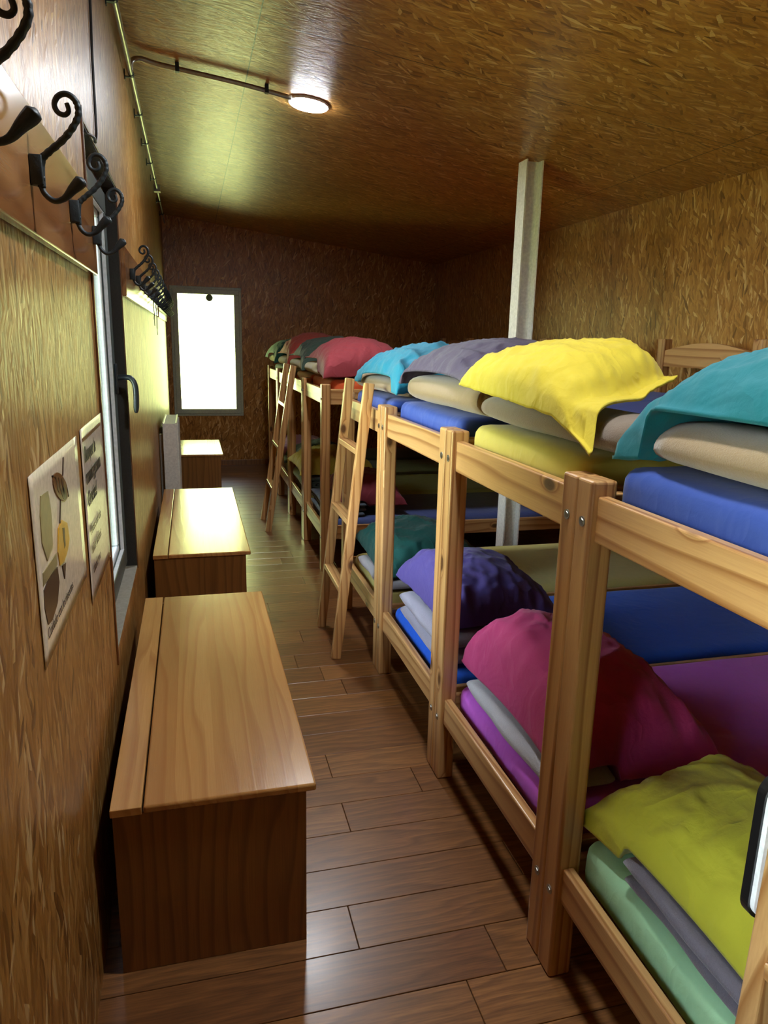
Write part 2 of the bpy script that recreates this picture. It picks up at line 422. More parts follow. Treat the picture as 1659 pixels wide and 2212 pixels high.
# window_1 : left wall
w1 = struct(empty('window_1', (0, 0, 0)))
def ring(bm, axis, u0, u1, v0, v1, w, a0, a1, bev=.004):
    """rectangular frame of member width w, in the plane normal to axis"""
    for (p0, p1, q0, q1) in ((u0, u1, v0, v0+w), (u0, u1, v1-w, v1), (u0, u0+w, v0+w, v1-w), (u1-w, u1, v0+w, v1-w)):
        if axis == 'x': box(bm, a0, a1, p0, p1, q0, q1, bev)
        else: box(bm, p0, p1, a0, a1, q0, q1, bev)
def left_window(w1, WY0, WY1):
    bm = bmesh.new(); ring(bm, 'x', WY0, WY1, WZ0, WZ1, .05, -.12, -.055); mesh_obj('window_frame', bm, M['pvc'], w1)
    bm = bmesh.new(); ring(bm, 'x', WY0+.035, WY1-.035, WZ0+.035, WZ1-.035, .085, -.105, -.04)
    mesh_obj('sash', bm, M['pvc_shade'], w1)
    bm = bmesh.new(); ring(bm, 'x', WY0+.119, WY1-.119, WZ0+.119, WZ1-.119, .004, -.058, -.043, .001)
    ring(bm, 'x', WY0+.116, WY1-.116, WZ0+.116, WZ1-.116, .028, -.1, -.064, .006)
    mesh_obj('glazing_bead', bm, M['pvc'], w1)
    newbox('window_pane', M['glass'], w1, -.085, -.078, WY0+.11, WY1-.11, WZ0+.11, WZ1-.11, 0)
    bm = bmesh.new(); hy = WY1-.085
    box(bm, -.042, -.028, hy-.016, hy+.016, 1.40, 1.53, .004)
    tube(bm, catmull([(-.03, hy, 1.47), (.0, hy, 1.472), (.026, hy-.005, 1.468), (.042, hy-.01, 1.44), (.045, hy-.012, 1.39), (.041, hy-.012, 1.318)], 5), None, 12, side=(0,1,0), flat=[(.012, .012)]*24+[(.010, .010), (.006, .006)])
    mesh_obj('window_handle', bm, M['pvc_dark'], w1, smooth=True)
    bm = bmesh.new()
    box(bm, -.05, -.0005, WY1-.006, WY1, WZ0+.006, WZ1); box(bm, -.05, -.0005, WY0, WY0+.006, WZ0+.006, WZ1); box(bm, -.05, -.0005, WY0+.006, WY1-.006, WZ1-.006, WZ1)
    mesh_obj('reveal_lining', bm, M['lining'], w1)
    newbox('window_sill', M['stone_sill'], w1, -.06, .0, WY0+.002, WY1-.002, WZ0, WZ0+.006, .002)
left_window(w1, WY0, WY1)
w3 = struct(empty('added_window', (0, 0, 0))); left_window(w3, VY0, VY1)
# slim trim around the opening
struct(newbox('trim_1', M['dark_trim'], None, 0, .006, WY0-.016, WY0, .545, 2.295, .002))
struct(newbox('trim_2', M['dark_trim'], None, 0, .003, WY0, WY1+.012, WZ1, WZ1+.012, .001))
struct(newbox('trim_3', M['dark_trim'], None, 0, .004, WY1, WY1+.012, WZ0-.01, WZ1, .001))

# window_2 : far wall
w2 = struct(empty('window_2', (0, 0, 0)))
bm = bmesh.new(); ring(bm, 'y', FX0, FX1, FZ0, FZ1, .045, YF-.012, YF+.09); mesh_obj('window_frame', bm, M['pvc_haze'], w2)
bm = bmesh.new(); ring(bm, 'y', FX0+.03, FX1-.03, FZ0+.03, FZ1-.03, .062, YF-.03, YF+.06); mesh_obj('sash', bm, M['pvc_haze'], w2)
newbox('window_pane', M['glass'], w2, FX0+.085, FX1-.085, YF+.02, YF+.027, FZ0+.085, FZ1-.085, 0)
bm = bmesh.new(); tube(bm, [(.535, YF+.015, 2.138), (.535, YF-.005, 2.138), (.535, YF-.012, 2.138)], [.043, .043, .03], 24)
mesh_obj('suction_cup', bm, M['knob'], w2, smooth=True)

# ------------------------------------------------------------------ outside terrain
bm = bmesh.new(); N = 60
def gz(x, yy):
    z = -.35
    if yy > YF + 1.2:
        d = yy - YF - 1.2
        z += .62*d - .3 * (1-math.exp(-d/1.5))
    z += .12*mnoise.noise(Vector((x*.5, yy*.5, 0)))
    return z
xs = [-30 + 60*i/N for i in range(N+1)]; ys = [-14 + 64*i/N for i in range(N+1)]
g = [[bm.verts.new((a, b, gz(a, b))) for a in xs] for b in ys]
for j in range(N):
    for i in range(N):
        bm.faces.new([g[j][i], g[j][i+1], g[j+1][i+1], g[j+1][i]])
struct(mesh_obj('hillside', bm, M['ground'], smooth=True))

# ------------------------------------------------------------------ chests along the left wall
def chest(y0, y1, label, x0=.046, x1=.566, h=.5):
    t = tag(empty('storage_chest', ((x0+x1)/2, (y0+y1)/2, 0)), label, 'chest', 'wooden chests along the left wall')
    cx, cy = (x0+x1)/2, (y0+y1)/2
    bm = bmesh.new()
    bx0, bx1 = x0-cx+.004, x1-cx-.026; by0, by1 = y0-cy+.01, y1-cy-.01
    box(bm, bx0, bx1, by0, by0+.02, .0, h-.022, .0015, 1); box(bm, bx0, bx1, by1-.02, by1, .0, h-.022, .0015, 1)
    box(bm, bx0, bx0+.02, by0+.02, by1-.02, .0, h-.022); box(bm, bx1-.02, bx1, by0+.02, by1-.02, .0, h-.022)
    box(bm, bx0+.02, bx1-.02, by0+.02, by1-.02, .02, .04)
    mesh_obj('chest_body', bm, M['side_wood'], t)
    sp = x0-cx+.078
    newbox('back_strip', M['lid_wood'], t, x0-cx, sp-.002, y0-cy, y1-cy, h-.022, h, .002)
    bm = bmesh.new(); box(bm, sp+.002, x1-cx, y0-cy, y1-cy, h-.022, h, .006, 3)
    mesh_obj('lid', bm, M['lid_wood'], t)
    return t
chest(1.677, 3.226, 'long pine chest nearest the camera, its whole lid in view')
chest(3.89, 5.69, 'middle pine chest with window glare across its lid, before the radiator')
chest(7.405, 8.50, 'small far pine chest standing below the bright end window')

# ------------------------------------------------------------------ radiator
rd = tag(empty('radiator', (.09, 6.2, .15)), 'tall white panel radiator on left wall behind the middle chest', 'radiator')
bm = bmesh.new(); L = .72; H = .80
pts = []
box(bm, .042, .054, 0, L, 0, H, .004)
for i in range(12):
    yy = .03 + i*(L-.06)/11
    tube(bm, catmull([(.054, yy, .03), (.058, yy, .08), (.058, yy, H-.08), (.054, yy, H-.03)], 3), .012, 8)
mesh_obj('front_panel', bm, M['radiator'], rd)
bm = bmesh.new(); box(bm, -.054, -.042, 0, L, 0, H, .004); mesh_obj('back_panel', bm, M['radiator'], rd)
bm = bmesh.new()
for i in range(30):
    yy = .01 + i*(L-.02)/29
    box(bm, -.042, .042, yy-.004, yy+.004, H-.012, H, 0)
box(bm, -.056, -.046, 0, L, H-.012, H+.004); box(bm, .046, .058, 0, L, H-.012, H+.004)
mesh_obj('top_grille', bm, M['radiator'], rd)
for yy in (-.004, L): newbox('side_cover', M['radiator'], rd, -.054, .054, yy, yy+.004, .0, H, .001)
for yy in (.1, L-.1): newbox('wall_bracket', M['radiator'], rd, -.0885, -.05, yy, yy+.03, .1, H-.1, .002)
bm = bmesh.new(); tube(bm, [(0, .06, -.15), (0, .06, .02)], .01, 10); mesh_obj('supply_pipe', bm, M['radiator'], rd)

# ------------------------------------------------------------------ coat racks
hook_top = [(.024, 1.905), (.0245, 1.93), (.028, 1.952), (.041, 1.966), (.063, 1.985), (.081, 2.006), (.093, 2.028), (.093, 2.046), (.085, 2.058), (.073, 2.062), (.061, 2.056), (.055, 2.043), (.060, 2.031), (.071, 2.028), (.078, 2.035), (.0755, 2.047)]
hook_low = [(.0235, 1.925), (.0235, 1.908), (.029, 1.894), (.043, 1.884), (.060, 1.889), (.076, 1.906), (.088, 1.918), (.094, 1.926)]
def hook_bm():
    bm = bmesh.new(); zb = 1.825; dx = .013
    P = catmull([(a+dx, 0, b-zb) for a, b in hook_top], 6); n = len(P)
    fl = []
    for i in range(n):
        t = i/n; r = .0070*(1-t*.42)
        if .1 < t < .5: r *= 1 + .10*math.sin(i*1.9)          # twisted shank
        fl.append((r*1.1, r))
    tube(bm, P, None, 8, side=(0,1,0), flat=fl)
    P = catmull([(a+dx, 0, b-zb) for a, b in hook_low], 6); n = len(P)
    fl = []
    for i in range(n):
        t = i/(n-1); k = smoothstep(.5, .86, t); e = 1-.75*smoothstep(.9, 1, t)
        fl.append(((.006+.006*k)*e, (.0052+.0062*k)*e))
    tube(bm, P, None, 12, side=(0,1,0), flat=fl)
    box(bm, .0205, .042, -.012, .012, 1.908-zb, 1.958-zb, .002)
    for zz in (1.92, 1.948): tube(bm, [(.040, 0, zz-zb), (.0435, 0, zz-zb)], .005, 8)
    return bm
hook0 = None
def rack(y0, y1, z0, z1, ys, label):
    global hook0
    t = tag(empty('coat_rack', (0, (y0+y1)/2, z0)), label, 'coat rack', 'hook rails on the left wall')
    bm = bmesh.new(); box(bm, .001, .02, y0-t.location.y, y1-t.location.y, 0, z1-z0, .004, 3)
    mesh_obj('rack_board', bm, M['rack_wood'], t)
    for yy in ys:
        if hook0 is None:
            h = hook0 = mesh_obj('coat_hook', hook_bm(), M['iron'], t, smooth=True)
        else:
            h = hook0.copy(); C.objects.link(h); h.parent = t
        h.location = (0, yy - t.location.y, 1.825 - z0)
    return t
rack(.80, 2.44, 1.825, 2.052, (1.08, 1.50, 1.95, 2.37), 'nearest wooden hook rail with big scrolled hooks, ending at the window')
rack(3.49, 6.75, 1.82, 2.035, (3.75, 4.16, 4.58, 4.98, 5.4, 5.8, 6.2, 6.58), 'wooden hook rail beyond the left window, its hooks overlapping')
rack(7.0, 9.3, 1.82, 2.035, [7.1+.29*i for i in range(8)], 'farthest hook rail, close to the end wall corner')

def strap(yy, z1, label):
    bm = bmesh.new()
    tube(bm, catmull([(.050, yy, 1.905), (.046, yy+.01, 1.86), (.05, yy-.005, 1.80), (.047, yy+.004, z1+.05), (.049, yy, z1)], 5), None, 8, side=(0,1,0), flat=[(.012, .003)]*8+[(.009, .003)]*8+[(.004, .002)]*5)
    return tag(mesh_obj('hanging_strap', bm, M['cable'], None, smooth=True), label, 'strap', 'straps hung on the hooks')
strap(5.8, 1.66, 'thin dark strap hanging from hooks beyond the window, longer one')
strap(5.4, 1.72, 'thin dark strap hanging from hooks beyond the window, shorter and nearer one')

# ------------------------------------------------------------------ posters on the left wall
def flatpoly(bm, pts, x0, x1):
    prism(bm, pts, 'x', x0, x1)
def ell(cy, cz_, ry, rz, rot=0, n=22):
    o = []
    for i in range(n):
        a = 2*PI*i/n; u, v = ry*math.cos(a), rz*math.sin(a)
        o.append((cy + u*math.cos(rot) - v*math.sin(rot), cz_ + u*math.sin(rot) + v*math.cos(rot)))
    return o
def text(s, y, z, size, parent, mat, bold=False, x=.0036):
    cu = bpy.data.curves.new('lettering', 'FONT'); cu.body = s; cu.size = size; cu.extrude = .0002
    if bold: cu.offset = size*.025
    to = bpy.data.objects.new('tmp_text', cu); C.objects.link(to)
    bpy.context.view_layer.update()
    dg = bpy.context.evaluated_depsgraph_get()
    me = bpy.data.meshes.new_from_object(to.evaluated_get(dg))
    bpy.data.objects.remove(to)
    me.materials.clear(); me.materials.append(mat)
    o = bpy.data.objects.new('lettering', me); C.objects.link(o)
    o.rotation_euler = (PI/2, 0, PI/2); o.location = (x, y, z); o.parent = parent
    return o
def sheet(bm, y0, y1, z0, z1, curl=.008):
    N = 14; g = []
    for j in range(N+1):
        row = []
        for i in range(N+1):
            u, v = i/N, j/N
            x = .0017 + curl*(abs(2*u-1)**6*.6 + .2*(1-v)**5) + .0003*math.sin(7*u+3*v)
            row.append((x, y0+(y1-y0)*u, z0+(z1-z0)*v))
        g.append(row)
    f = [[bm.verts.new(p) for p in r] for r in g]; b = [[bm.verts.new((p[0]-.0012, p[1], p[2])) for p in r] for r in g]
    for j in range(N):
        for i in range(N):
            bm.faces.new([f[j][i], f[j][i+1], f[j+1][i+1], f[j+1][i]]); bm.faces.new([b[j+1][i], b[j+1][i+1], b[j][i+1], b[j][i]])
    for i in range(N):
        bm.faces.new([b[0][i], b[0][i+1], f[0][i+1], f[0][i]]); bm.faces.new([f[N][i], f[N][i+1], b[N][i+1], b[N][i]])
        bm.faces.new([f[i][0], f[i+1][0], b[i+1][0], b[i][0]]); bm.faces.new([b[i][N], b[i+1][N], f[i+1][N], f[i][N]])
p1 = tag(empty('poster', (0, 0, 0)), 'laminated poster with insect drawing, nearer of the two sheets on left wall', 'poster')
bm = bmesh.new(); sheet(bm, 1.345, 1.905, 1.042, 1.406, .0015); mesh_obj('poster_sheet', bm, M['paper'], p1, smooth=True)
XP = (.0018, .0038)
bm = bmesh.new(); flatpoly(bm, ell(1.64, 1.33, .085, .028, -.35), *XP); mesh_obj('insect_drawing', bm, M['ink_brown'], p1)
bm = bmesh.new()
for a, b in (((1.56, 1.37), (1.60, 1.352)), ((1.70, 1.385), (1.675, 1.348)), ((1.63, 1.305), (1.60, 1.26)), ((1.71, 1.315), (1.73, 1.29))):
    d = .004; flatpoly(bm, [(a[0]-d, a[1]), (a[0]+d, a[1]), (b[0]+d, b[1]), (b[0]-d, b[1])], *XP)
flatpoly(bm, ell(1.67, 1.31, .03, .014, -.3), .0018, .0042)
for k in (-1, 0, 1): flatpoly(bm, ell(1.63+.03*k, 1.335-.008*k, .006, .022, .5), .0018, .0042)
mesh_obj('insect_legs', bm, M['ink_dark'], p1)
bm = bmesh.new(); flatpoly(bm, [(1.575, 1.255), (1.62, 1.262), (1.68, 1.24), (1.695, 1.20), (1.66, 1.182), (1.61, 1.172), (1.56, 1.178), (1.55, 1.21)], *XP); mesh_obj('yellow_picture', bm, M['ink_yellow'], p1)
bm = bmesh.new(); flatpoly(bm, [(1.585, 1.170), (1.625, 1.165), (1.60, 1.135)], *XP); mesh_obj('arrow_picture', bm, M['ink_dark'], p1); bm = bmesh.new(); flatpoly(bm, [(1.385, 1.185), (1.45, 1.192), (1.53, 1.185), (1.535, 1.15), (1.50, 1.118), (1.44, 1.105), (1.395, 1.112), (1.378, 1.15)], *XP)
mesh_obj('dark_picture', bm, M['ink_dark'], p1)
bm = bmesh.new(); flatpoly(bm, [(1.615, 1.245), (1.64, 1.24), (1.635, 1.20), (1.62, 1.198)], .0018, .0042); mesh_obj('dark_mark', bm, M['ink_dark'], p1)
bm = bmesh.new(); flatpoly(bm, [(1.43, 1.355), (1.50, 1.35), (1.515, 1.30), (1.50, 1.235), (1.44, 1.225), (1.405, 1.27), (1.41, 1.32)], *XP); flatpoly(bm, [(1.39, 1.216), (1.53, 1.214), (1.53, 1.19), (1.385, 1.192)], *XP); mesh_obj('olive_picture', bm, M['ink_olive'], p1)
text('Cuidado con los insectos', 1.385, 1.085, .030, p1, M['ink'], False, .0040)
p2 = tag(empty('notice_sheet', (0, 0, 0)), 'printed notice with bold lines of text, sheet beside the left window', 'notice')
bm = bmesh.new(); sheet(bm, 1.965, 2.42, .94, 1.412, .003); mesh_obj('notice_paper', bm, M['paper2'], p2, smooth=True)
bm = bmesh.new(); flatpoly(bm, [(2.0, 1.378), (2.38, 1.378), (2.38, 1.386), (2.0, 1.386)], *XP); mesh_obj('rule_line', bm, M['ink_brown'], p2)
for s, zz, sz in (('Busque la', 1.322, .058), ('manta gruesa', 1.262, .058), ('Gracias!', 1.200, .058)): text(s, 2.01, zz, sz, p2, M['ink'], True, .0045)
for s, zz, sz in (('Please use the', 1.12, .040), ('thick blanket', 1.065, .040), ('thank you', 1.01, .040)): text(s, 2.02, zz, sz, p2, M['ink_dark'], False, .0045)

# ------------------------------------------------------------------ cable, conduits, lamp, column
bm = bmesh.new()
tube(bm, catmull([(.006, 2.85, 3.05), (.006, 2.86, 2.75), (.006, 2.815, 2.55), (.006, 2.80, 2.36), (.007, 2.785, 2.305), (.008, 2.73, 2.265), (.010, 2.65, 2.262), (-.02, 2.56, 2.255)], 6), .0045, 8)
tag(mesh_obj('electric_cable', bm, M['cable'], None, smooth=True), 'black cable running down left wall above the window', 'cable')

cd = tag(empty('conduit_pipe', (.036, 5.5, 2.985)), 'metal conduit along top of left wall, branching across ceiling to the lamp', 'conduit')
bm = bmesh.new(); tube(bm, [(0, -6.6, 0), (0, 2.0, 0)], .0125, 12); mesh_obj('pipe', bm, M['galv'], cd, smooth=True)
bm = bmesh.new(); tube(bm, [(0, 2.0, 0), (0, 4.1, 0)], .009, 12); box(bm, -.028, .03, 1.95, 2.03, -.03, .03, .004); mesh_obj('junction', bm, M['galv'], cd)
clip0 = None
for yy in (-3.6, -2.0, -1.1, -.4, .3, .9, 1.5, 2.6, 3.4):
    if clip0 is None:
        bm = bmesh.new(); box(bm, -.034, .0, -.012, .012, -.018, -.013, .001); box(bm, -.0345, -.030, -.012, .012, -.03, .02, .001)
        tube(bm, [(0, -.014, 0), (0, .014, 0)], .0155, 12)
        clip0 = c = mesh_obj('pipe_clip', bm, M['iron'], cd)
    else:
        c = clip0.copy(); C.objects.link(c); c.parent = cd
    c.location = (0, yy, 0)
bm = bmesh.new()
pts = [(.038, 4.34, 2.985), (.045, 4.345, 3.03), (.085, 4.37, cz(.09)-.03), (.16, 4.39, cz(.16)-.03), (.3, 4.39, cz(.3)-.03), (.6, 4.39, cz(.6)-.03), (.88, 4.42, cz(.88)-.03)]
tube(bm, catmull([(a-.036, b-5.5, c-2.985) for a, b, c in pts], 6), .0125, 12)
mesh_obj('branch_pipe', bm, M['galv'], cd, smooth=True)
for xx in (.27, .74): newbox('pipe_clip', M['iron'], cd, xx-.046, xx-.026, 4.374-5.5, 4.406-5.5, cz(xx)-.047-2.985, cz(xx)-.002-2.985, .002)

def ceiling_lamp(x, y, label):
    lp = tag(empty('ceiling_lamp', (x, y, cz(x))), label, 'lamp')
    lp.rotation_euler = (0, math.atan(SL), 0)
    bm = bmesh.new(); tube(bm, [(0,0,-.001), (0,0,-.012), (0,0,-.014)], [.116, .116, .110], 40); mesh_obj('lamp_body', bm, M['white_plastic'], lp, smooth=False)
    bm = bmesh.new(); tube(bm, [(0,0,-.013), (0,0,-.017), (0,0,-.019)], [.108, .108, .095], 40); mesh_obj('diffuser', bm, M['lamp'], lp)
ceiling_lamp(.994, 4.53, 'round flat glowing white lamp at the end of ceiling conduit')
ceiling_lamp(.994, 1.5, 'added round ceiling lamp out of view, lighting the nearest bunks')  # extra lamp out of view, put in to even out the near light

# steel H column
cl = empty('steel_column', (2.452, 4.62, 0)); tag(cl, 'white painted steel column rising to the ceiling between the bunks', 'column')
bm = bmesh.new(); h = cz(2.43)-.002
w = .06; t = .008
prism(bm, [(-w,-w),(-w+t*1.2,-w),(-w+t*1.2,-.004),(w-t*1.2,-.004),(w-t*1.2,-w),(w,-w),(w,w),(w-t*1.2,w),(w-t*1.2,.004),(-w+t*1.2,.004),(-w+t*1.2,w),(-w,w)], 'z', .006, h-.006)
mesh_obj('shaft', bm, M['white_steel'], cl)
newbox('base_plate', M['white_steel'], cl, -.08, .08, -.08, .08, 0, .008)

# ------------------------------------------------------------------ bunk beds
PX, PT, PW, BW = 1.149, .0635, .0705, .92
XB = 3.26        # wall side legs
def make_bed():
    r = empty('bunk_bed', (PX, 0, 0))
    for s in (0, 1):
        y0 = 0.0008 if s == 0 else BW-PW; y1 = y0+PW-.0008
        bm = bmesh.new(); box(bm, 0, PT, y0, y1, 0, 1.355, .0075, 3)
        lg = mesh_obj('leg', bm, M['pine_z'], r)
        for zz in (1.255, .252):
            bm = bmesh.new(); yc = (y0+y1)/2
            tube(bm, [(.001, yc, zz), (-.002, yc, zz)], .0125, 18); tube(bm, [(-.002, yc, zz), (-.004, yc, zz), (-.004, yc, zz), (-.0005, yc, zz)], [.0085, .008, .0048, .0045], 6)
            mesh_obj('bolt', bm, M['bolt'], lg)
        bm = bmesh.new(); box(bm, XB-PX, XB-PX+PT, y0, y1, 0, 1.71, .0075, 3)
        mesh_obj('leg', bm, M['pine_z'], r)
    for z0, z1 in ((.235, .338), (1.212, 1.32)):
        bm = bmesh.new(); box(bm, .015, .045, PW-.004, BW-PW+.004, z0, z1, .005, 3); mesh_obj('end_rail', bm, M['pine_y'], r)
        bm = bmesh.new(); box(bm, XB-PX+.018, XB-PX+.046, PW-.004, BW-PW+.004, z0, z1, .004); mesh_obj('end_rail', bm, M['pine_y'], r)
        for y0 in (.02, BW-.045):
            bm = bmesh.new(); box(bm, PT-.004, XB-PX+.004, y0, y0+.025, z0, z1, .004); mesh_obj('side_rail', bm, M['pine_x'], r)
        bm = bmesh.new()
        for i in range(12):
            xx = .12 + i*.165; box(bm, xx, xx+.09, .045, BW-.045, z0+.012, z0+.03)
        mesh_obj('slats', bm, M['pine_y'], r)
    # curved head board
    bm = bmesh.new(); n = 16; poly = []
    ya, yb = PW-.004, BW-PW+.004
    for i in range(n+1):
        u = i/n; poly.append((ya+(yb-ya)*u, 1.635+.05*math.sin(PI*u)))
    poly += [(yb, 1.535), (ya, 1.535)]
    prism(bm, poly, 'x', XB-PX+.012, XB-PX+.04)
    mesh_obj('head_board', bm, M['pine_y'], r)
    return r
BAY = [.56, 1.48, 2.40, 3.32, 4.955, 5.875, 6.795, 7.715]
bed_labels = ['pine bunk bed nearest the camera, under the teal and lime pillows',
  'pine bunk bed holding the bright yellow pillow and the magenta pillow', 'pine bunk bed holding the grey violet pillow and indigo pillow',
  'pine bunk bed with a leaning ladder, just before the gap at the column', 'pine bunk bed just past the gap, with orange top mattress',
  'pine bunk bed behind the farther leaning ladder', 'second pine bunk bed from the end wall', 'last pine bunk bed, closest to the end wall']
proto = make_bed()
for i, y0 in enumerate(BAY):
    o = proto if i == 0 else copy_tree(proto)
    o.location = (PX, y0, 0); tag(o, bed_labels[i], 'bunk bed', 'row of bunk beds')

# ------------------------------------------------------------------ bedding
def softbox(name, x0, x1, y0, y1, z0, z1, r, mat, seed, amp=.004, nx=40, ny=22, sag=0):
    """rounded fabric covered slab"""
    bm = bmesh.new()
    hx, hy, hz = (x1-x0)/2, (y1-y0)/2, (z1-z0)/2; r = min(r, hz*.98)
    def grid(nu, nv, f):
        g = [[bm.verts.new(f(i/nu, j/nv)) for i in range(nu+1)] for j in range(nv+1)]
        for j in range(nv):
            for i in range(nu): bm.faces.new([g[j][i], g[j][i+1], g[j+1][i+1], g[j+1][i]])
    def sp(t, n=1.6):   # denser near the ends
        s = 2*t-1; return math.copysign(1-(1-abs(s))**n, s)
    nz = 6
    for s in (-1, 1):
        grid(nx, ny, lambda u, v: Vector((sp(u)*hx, sp(v)*hy, s*hz)))
        grid(nx, nz, lambda u, v: Vector((sp(u)*hx, s*hy, sp(v, 1)*hz)))
        grid(ny, nz, lambda u, v: Vector((s*hx, sp(u)*hy, sp(v, 1)*hz)))
    bmesh.ops.remove_doubles(bm, verts=bm.verts[:], dist=1e-5)
    cx, cy, cz_ = (x0+x1)/2, (y0+y1)/2, (z0+z1)/2
    for v in bm.verts:
        p = v.co; c = Vector((max(-hx+r, min(hx-r, p.x)), max(-hy+r, min(hy-r, p.y)), max(-hz+r, min(hz-r, p.z))))
        d = p - c
        if d.length > 1e-9:
            k = r/max(d.length, 1e-9)
            if d.length > r: p = c + d*k
        q = Vector((p.x*5, p.y*5, p.z*5 + seed*3.1))
        n = mnoise.noise(q)*amp + mnoise.noise(q*3.1)*amp*.4
        dirn = d.normalized() if d.length > 1e-9 else Vector((0,0,1))
        p = p + dirn*n
        if sag: p.z -= sag*max(0, 1-(p.y/hy)**2)*max(0, p.z/hz)
        v.co = p
    o = mesh_obj(name, bm, mat, None, smooth=True, loc=(cx, cy, cz_))
    return o

def mattress(bay, up, mat, label, ztop, y0=None, y1=None, x0=1.221, seed=0):
    b = BAY[bay]; y0 = b+.052 if y0 is None else y0; y1 = b+BW-.052 if y1 is None else y1
    zb = 1.212+.036 if up else .235+.036
    o = softbox('mattress', x0, 3.24, y0, y1, zb, ztop, .042, mat, seed + bay*7 + up*3, .0035)
    return tag(o, label, 'mattress', 'upper bunk mattresses' if up else 'lower bunk mattresses')

def roll(x0, x1, z0, z1, y0, y1, mat, label, seed=0, turns=2.6, ny=16, group='rolled blankets'):
    """rolled blanket: a real spiral sheet, axis along y"""
    bm = bmesh.new(); a, b = (x1-x0)/2, (z1-z0)/2; cx, czz = (x0+x1)/2, (z0+z1)/2; cy = (y0+y1)/2
    n = int(turns*30); outer = []; inner = []
    pitch = 1/(turns+.35); th = pitch*.84
    for i in range(n+1):
        ang = 2*PI*turns*i/n; rr = 1 - pitch*turns*i/n
        def pt(r, an):
            c, s = math.cos(an), math.sin(an)
            # a little squarish
            k = (abs(c)**2.5 + abs(s)**2.5)**(-1/2.5)
            return (a*r*k*c, b*r*k*s)
        st = -PI*.55
        outer.append(pt(rr, -(ang)+st)); inner.append(pt(max(rr-th, .02), -(ang)+st))
    prof = outer + inner[::-1]; m = len(prof)
    rings = []
    for j in range(ny+1):
        v = j/ny; yy = (y0-cy) + (y1-y0)*v
        pinch = 1 - .05*max(0, abs(2*v-1)-.85)/.15
        row = []
        for k, (px_, pz_) in enumerate(prof):
            nn = mnoise.noise(Vector((px_*9, yy*4, pz_*9+seed)))*.006
            row.append(bm.verts.new((px_*pinch + nn, yy + mnoise.noise(Vector((px_*14, seed, pz_*14)))*.012, pz_*pinch + nn*.6)))
        rings.append(row)
    for j in range(ny):
        for k in range(m):
            bm.faces.new([rings[j][k], rings[j][(k+1)%m], rings[j+1][(k+1)%m], rings[j+1][k]])
    h = n
    for row, fl in ((rings[0], 0), (rings[-1], 1)):
        for i in range(n):
            q = [row[i], row[i+1], row[m-2-i], row[m-1-i]]
            bm.faces.new(q if fl else q[::-1])
    o = mesh_obj('blanket', bm, mat, None, smooth=True, loc=(cx, cy, czz))
    return tag(o, label, 'blanket', group)

def folded(x0, x1, z0, z1, y0, y1, mat, label, layers=2, seed=0):
    """folded blanket: serpentine layers with rounded folds toward the aisle"""
    bm = bmesh.new(); h = (z1-z0)/layers; cx, cy = (x0+x1)/2, (y0+y1)/2
    ny = 14; nx = 10
    for l in range(layers):
        zc = z0 + h*(l+.5) - z0; r = h*.47
        prof = []
        for i in range(nx+1): prof.append((x0+r + (x1-x0-2*r)*i/nx, zc + r))
        for i in range(1, 8): an = PI/2 - PI*i/8; prof.append((x1-r + r*math.cos(an), zc + r*math.sin(an)))
        for i in range(nx+1): prof.append((x1-r - (x1-x0-2*r)*i/nx, zc - r))
        for i in range(1, 8): an = -PI/2 - PI*i/8; prof.append((x0+r + r*math.cos(an), zc + r*math.sin(an)))
        rings = []; m = len(prof); off = .012*math.sin(l*2.1+seed)
        for j in range(ny+1):
            v = j/ny; yy = y0+off + (y1-y0-2*abs(off))*v
            e = 1 - .55*(max(0, abs(2*v-1)-.86)/.14)**2
            rings.append([bm.verts.new((px_-cx + mnoise.noise(Vector((yy*5, pz_*9, seed+l)))*.012 + off, yy-cy, zc + (pz_-zc)*e + mnoise.noise(Vector((px_*6, yy*6, seed+l*5)))*.003)) for px_, pz_ in prof])
        for j in range(ny):
            for k in range(m): bm.faces.new([rings[j][k], rings[j][(k+1)%m], rings[j+1][(k+1)%m], rings[j+1][k]])
        bm.faces.new(rings[0]); bm.faces.new(rings[-1][::-1])
    o = mesh_obj('blanket', bm, mat, None, smooth=True, loc=(cx, cy, z0))
    return tag(o, label, 'blanket', 'folded blankets')

